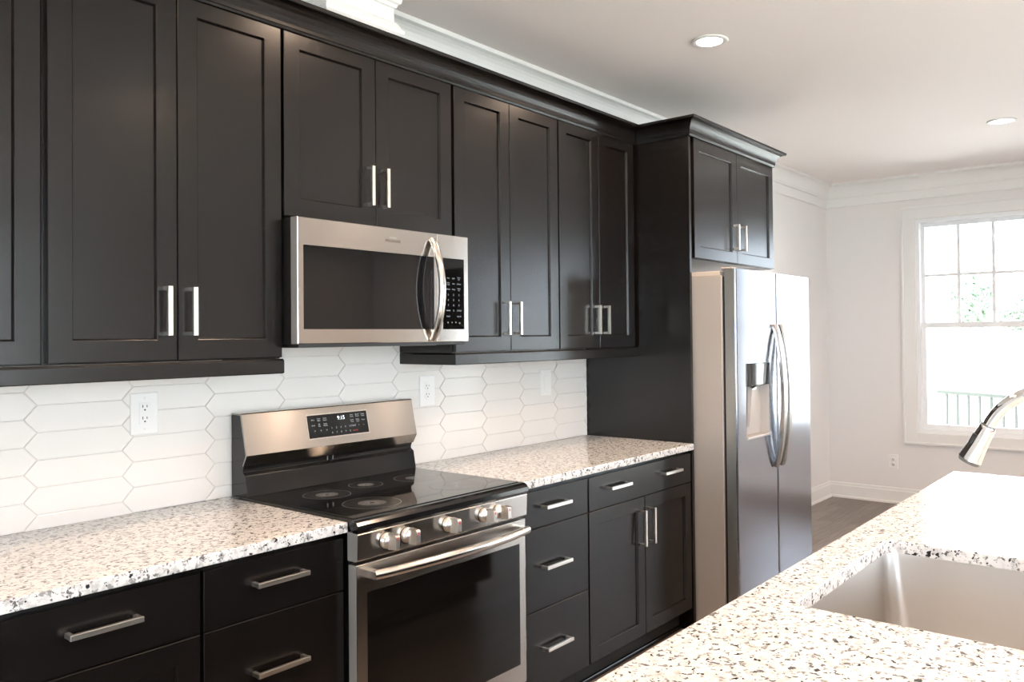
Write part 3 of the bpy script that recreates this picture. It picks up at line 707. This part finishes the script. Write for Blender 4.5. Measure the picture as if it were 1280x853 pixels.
# worktop with an undermount cut-out
def island_top():
    import bmesh
    e = .004; H = round_rect(*SK, .032, 10); cx, cy = (SK[0] + SK[1]) / 2, (SK[2] + SK[3]) / 2
    def grow(h, k): d = Vector((h[0] - cx, h[1] - cy)).normalized(); return (h[0] + d.x * k, h[1] + d.y * k)
    H2 = [grow(h, .003) for h in H]
    O = [(IX0, IY0), (IX1, IY0), (IX1, IY1), (IX0, IY1)]; O2 = [(IX0 + e, IY0 + e), (IX1 - e, IY0 + e), (IX1 - e, IY1 - e), (IX0 + e, IY1 - e)]
    mb = MB()
    def band(A, za, B, zb):
        n = len(A); mb.add([(*p, za) for p in A] + [(*p, zb) for p in B], [(i, (i + 1) % n, (i + 1) % n + n, i + n) for i in range(n)])
    def sheet(A, B, z):
        b = bmesh.new()
        for L in (A, B):
            v = [b.verts.new((*p, z)) for p in L]
            for i in range(len(v)): b.edges.new((v[i], v[(i + 1) % len(v)]))
        bmesh.ops.triangle_fill(b, edges=b.edges[:], use_beauty=True)
        b.verts.index_update(); mb.add([tuple(v.co) for v in b.verts], [tuple(v.index for v in f.verts) for f in b.faces]); b.free()
    band(O, .884, O, .910); band(O, .910, O2, .914); sheet(O2, H2, .914); band(H2, .914, H, .911); band(H, .911, H, .884); sheet(O, H, .884)
    return mb
tag(obj('island_countertop', island_top(), 'granite'), 'white speckled granite island worktop in the right foreground around the sink', 'countertop')
# sink bowl
def bowl(inset, r, z): return [(x, y, z) for x, y in round_rect(SK[0] - .004 + inset, SK[1] + .004 - inset, SK[2] - .004 + inset, SK[3] + .004 - inset, r, 10)]
sk = thing('sink', 'stainless undermount sink bowl set into the island worktop', 'sink', (.37, -2.17, .66))
rs = [bowl(0, .036, .8834), bowl(.001, .037, .870), bowl(.006, .045, .760), bowl(.010, .052, .700)]
for q in (20, 40, 60, 80, 90):
    a = math.radians(q); rs.append(bowl(.010 + .028 * (1 - math.cos(a)), .052 , .700 - .030 * math.sin(a)))
rs.append(bowl(.10, .05, .668)); rs.append(bowl(.17, .03, .666))
n = len(rs[0]); vs = [p for r in rs for p in r]
mb = MB().add(vs, [(i * n + j, i * n + (j + 1) % n, (i + 1) * n + (j + 1) % n, (i + 1) * n + j) for i in range(len(rs) - 1) for j in range(n)], True)
mb.add(rs[-1], [tuple(range(n))], True)
b_ = obj('bowl', mb, 'sink', sk)
obj('drain', MB().lathe([(.056, .0), (.056, .002), (.046, .003), (.040, -.001), (.012, -.001), (.010, .004), (0, .004)], (.37, -2.17, .6675), 'z', 32), 'chrome', sk)
# faucet
fx, fy = .395, -2.495
fa = thing('faucet', 'tall chrome gooseneck kitchen faucet with pull-down spray head over the sink', 'faucet', (fx, fy, .9145))
obj('base', MB().lathe([(.028, 0), (.028, .006), (.022, .012), (.019, .020), (.018, .085), (.0165, .100), (.014, .112), (0, .112)], (fx, fy, .9145), 'z', 32), 'chrome', fa)
pts = [(fx, fy, 1.00), (fx, fy, 1.08), (fx, fy, 1.17)]
ra = .1375; cyy = fy + ra
for q in range(0, 181 - 22, 6):
    a = math.radians(180 - q); pts.append((fx, cyy + ra * math.cos(a), 1.193 + ra * 1.0 * math.sin(a)))
end = Vector(pts[-1]); dirv = (Vector(pts[-1]) - Vector(pts[-2])).normalized()
obj('neck', MB().tube(pts, .0128, 20), 'chrome', fa)
def along(s): return tuple(end + dirv * s)
hd = obj('spray_head', MB().tube([along(0.000), along(.002), along(.010), along(.045), along(.075), along(.079)], [.0150, .0158, .0165, .0190, .0228, .0235], 24), 'chrome', fa)
obj('joint_ring', MB().tube([along(-.003), along(.0005)], .0150, 20), 'vent', fa)
obj('nozzle_face', MB().tube([along(.079), along(.086)], [.0225, .0205], 24), 'vent', hd)
q = Vector(along(.022)) + Vector((-.012, .012, .004))
obj('spray_button', MB().tube([tuple(q), tuple(q + dirv * .022)], .0050, 12), 'black_matte', hd)
obj('lever', MB().tube([(fx + .015, fy, .985), (fx + .045, fy, .992), (fx + .050, fy, 1.0), (fx + .055, fy, 1.08)], [.012, .012, .006, .004], 14), 'chrome', fa)

# ------------------------------------------------------------------ recessed lights
def downlight(x, y, label, group=None, power=1.0):
    t = thing('recessed_light', label, 'ceiling light', (x, y, CEIL), group)
    seg = 40
    obj('trim_ring', MB().lathe([(.082, -.0002), (.083, -.004), (.080, -.0065), (.060, -.0065), (.054, -.0008)], (x, y, CEIL), 'z', seg), 'trim', t)
    obj('lens', MB().lathe([(.0555, -.0008), (.056, -.0045), (0, -.0055)], (x, y, CEIL), 'z', seg), 'lens', t)
    l = bpy.data.lights.new('recessed_lamp', 'AREA'); l.shape = 'DISK'; l.size = .105; l.energy = LAMP_POWER * power; l.color = LAMP_COLOR; l.spread = math.radians(150)
    o = bpy.data.objects.new('recessed_lamp', l); COL.objects.link(o); o.parent = t; o.location = (0, 0, -.010)
downlight(1.822, -.888, 'round recessed ceiling light nearest the cabinets, at top centre')
downlight(4.263, -1.646, 'round recessed ceiling light nearest the window, at the right edge')
for x, y in ((-1.10, -.888), (.40, -.888), (.52, -2.28), (1.85, -2.22), (-1.0, -2.28), (4.9, -6.2), (-.6, -3.6), (1.2, -3.6), (2.64, -3.5), (3.84, -3.5), (.2, -5.4), (3.0, -5.4)):  # some inferred from reflections, others added unseen for light and reflections
    downlight(x, y, 'round recessed ceiling light outside the frame', 'recessed lights beyond the frame')

# ------------------------------------------------------------------ outdoors
struct('ground', MB().box(-60, 140, -110, 90, -.9, -.6), 'lawn')
dk = MB(); a, b_ = Vector((7.56, -.42)), Vector((6.60, -1.94)); 
tag(obj('deck', MB().box(XR + .16, 7.9, -5.5, -.30, -.20, -.06), 'deck'), 'pale wooden deck outside below the window', 'deck')
rl = thing('deck_railing', 'dark metal deck railing with thin balusters seen through the window', 'railing', (7.492, -.533, -.06))
def rp(s): p = Vector((7.492, -.533)) + (Vector((6.978, -1.349)) - Vector((7.492, -.533))) * s; return p
d_ = (rp(1) - rp(0)).normalized()
def bar(p0, p1, z0, z1, w):
    n_ = Vector((-d_.y, d_.x)) * w / 2; vs = []
    for z in (z0, z1):
        for p, s in ((p0, 1), (p1, 1), (p1, -1), (p0, -1)): vs.append((p.x + n_.x * s, p.y + n_.y * s, z))
    return vs, [(0, 3, 2, 1), (4, 5, 6, 7), (0, 1, 5, 4), (1, 2, 6, 5), (2, 3, 7, 6), (3, 0, 4, 7)]
L_ = 2.0
obj('top_rail', MB().add(*bar(rp(-.03), rp(L_), .825, .860, .03)), 'rail', rl)
obj('bottom_rail', MB().add(*bar(rp(-.03), rp(L_), .02, .045, .025)), 'rail', rl)
pm = MB(); N = 14
for i in range(N * 2):
    p = rp(.09 + i / 7.3) if (.09 + i / 7.3) < L_ else None
    if p is None: break
    obj('baluster', MB().add(*bar(p - d_ * .010, p + d_ * .010, .045, .836, .020)), 'rail', rl)
obj('post', MB().add(*bar(rp(L_) , rp(L_) + d_ * .05, -.06, .89, .05)), 'rail', rl)
def tree(x, y, h, r, label):
    t = thing('tree', label, 'tree', (x, y, -.6), None)
    obj('trunk', MB().tube([(x, y, -.6), (x + .05, y, h * .4), (x, y + .1, h * .7)], [.16, .12, .07], 10), 'bark', t)
    mb = MB()
    for i in range(2200):
        while True:
            q = Vector((random.uniform(-1, 1), random.uniform(-1, 1), random.uniform(-1, 1)))
            if q.length < 1: break
        c = Vector((x, y, h * .68)) + Vector((q.x * r, q.y * r, q.z * h * .32))
        a = Vector([random.uniform(-1, 1) for _ in range(3)]).normalized(); b2 = a.orthogonal().normalized(); s_ = random.uniform(.2, .5)
        mb.add([tuple(c - a * s_), tuple(c + b2 * s_ * .6), tuple(c + a * s_), tuple(c - b2 * s_ * .6)], [(0, 1, 2, 3)])
    obj('foliage', mb, 'foliage', t)
tree(60.0, 9.5, 5.4, 1.5, 'pale green tree far outside, seen through the window panes')
tree(66.0, 7.4, 4.2, 1.3, 'washed-out bushy tree behind the first one outside')
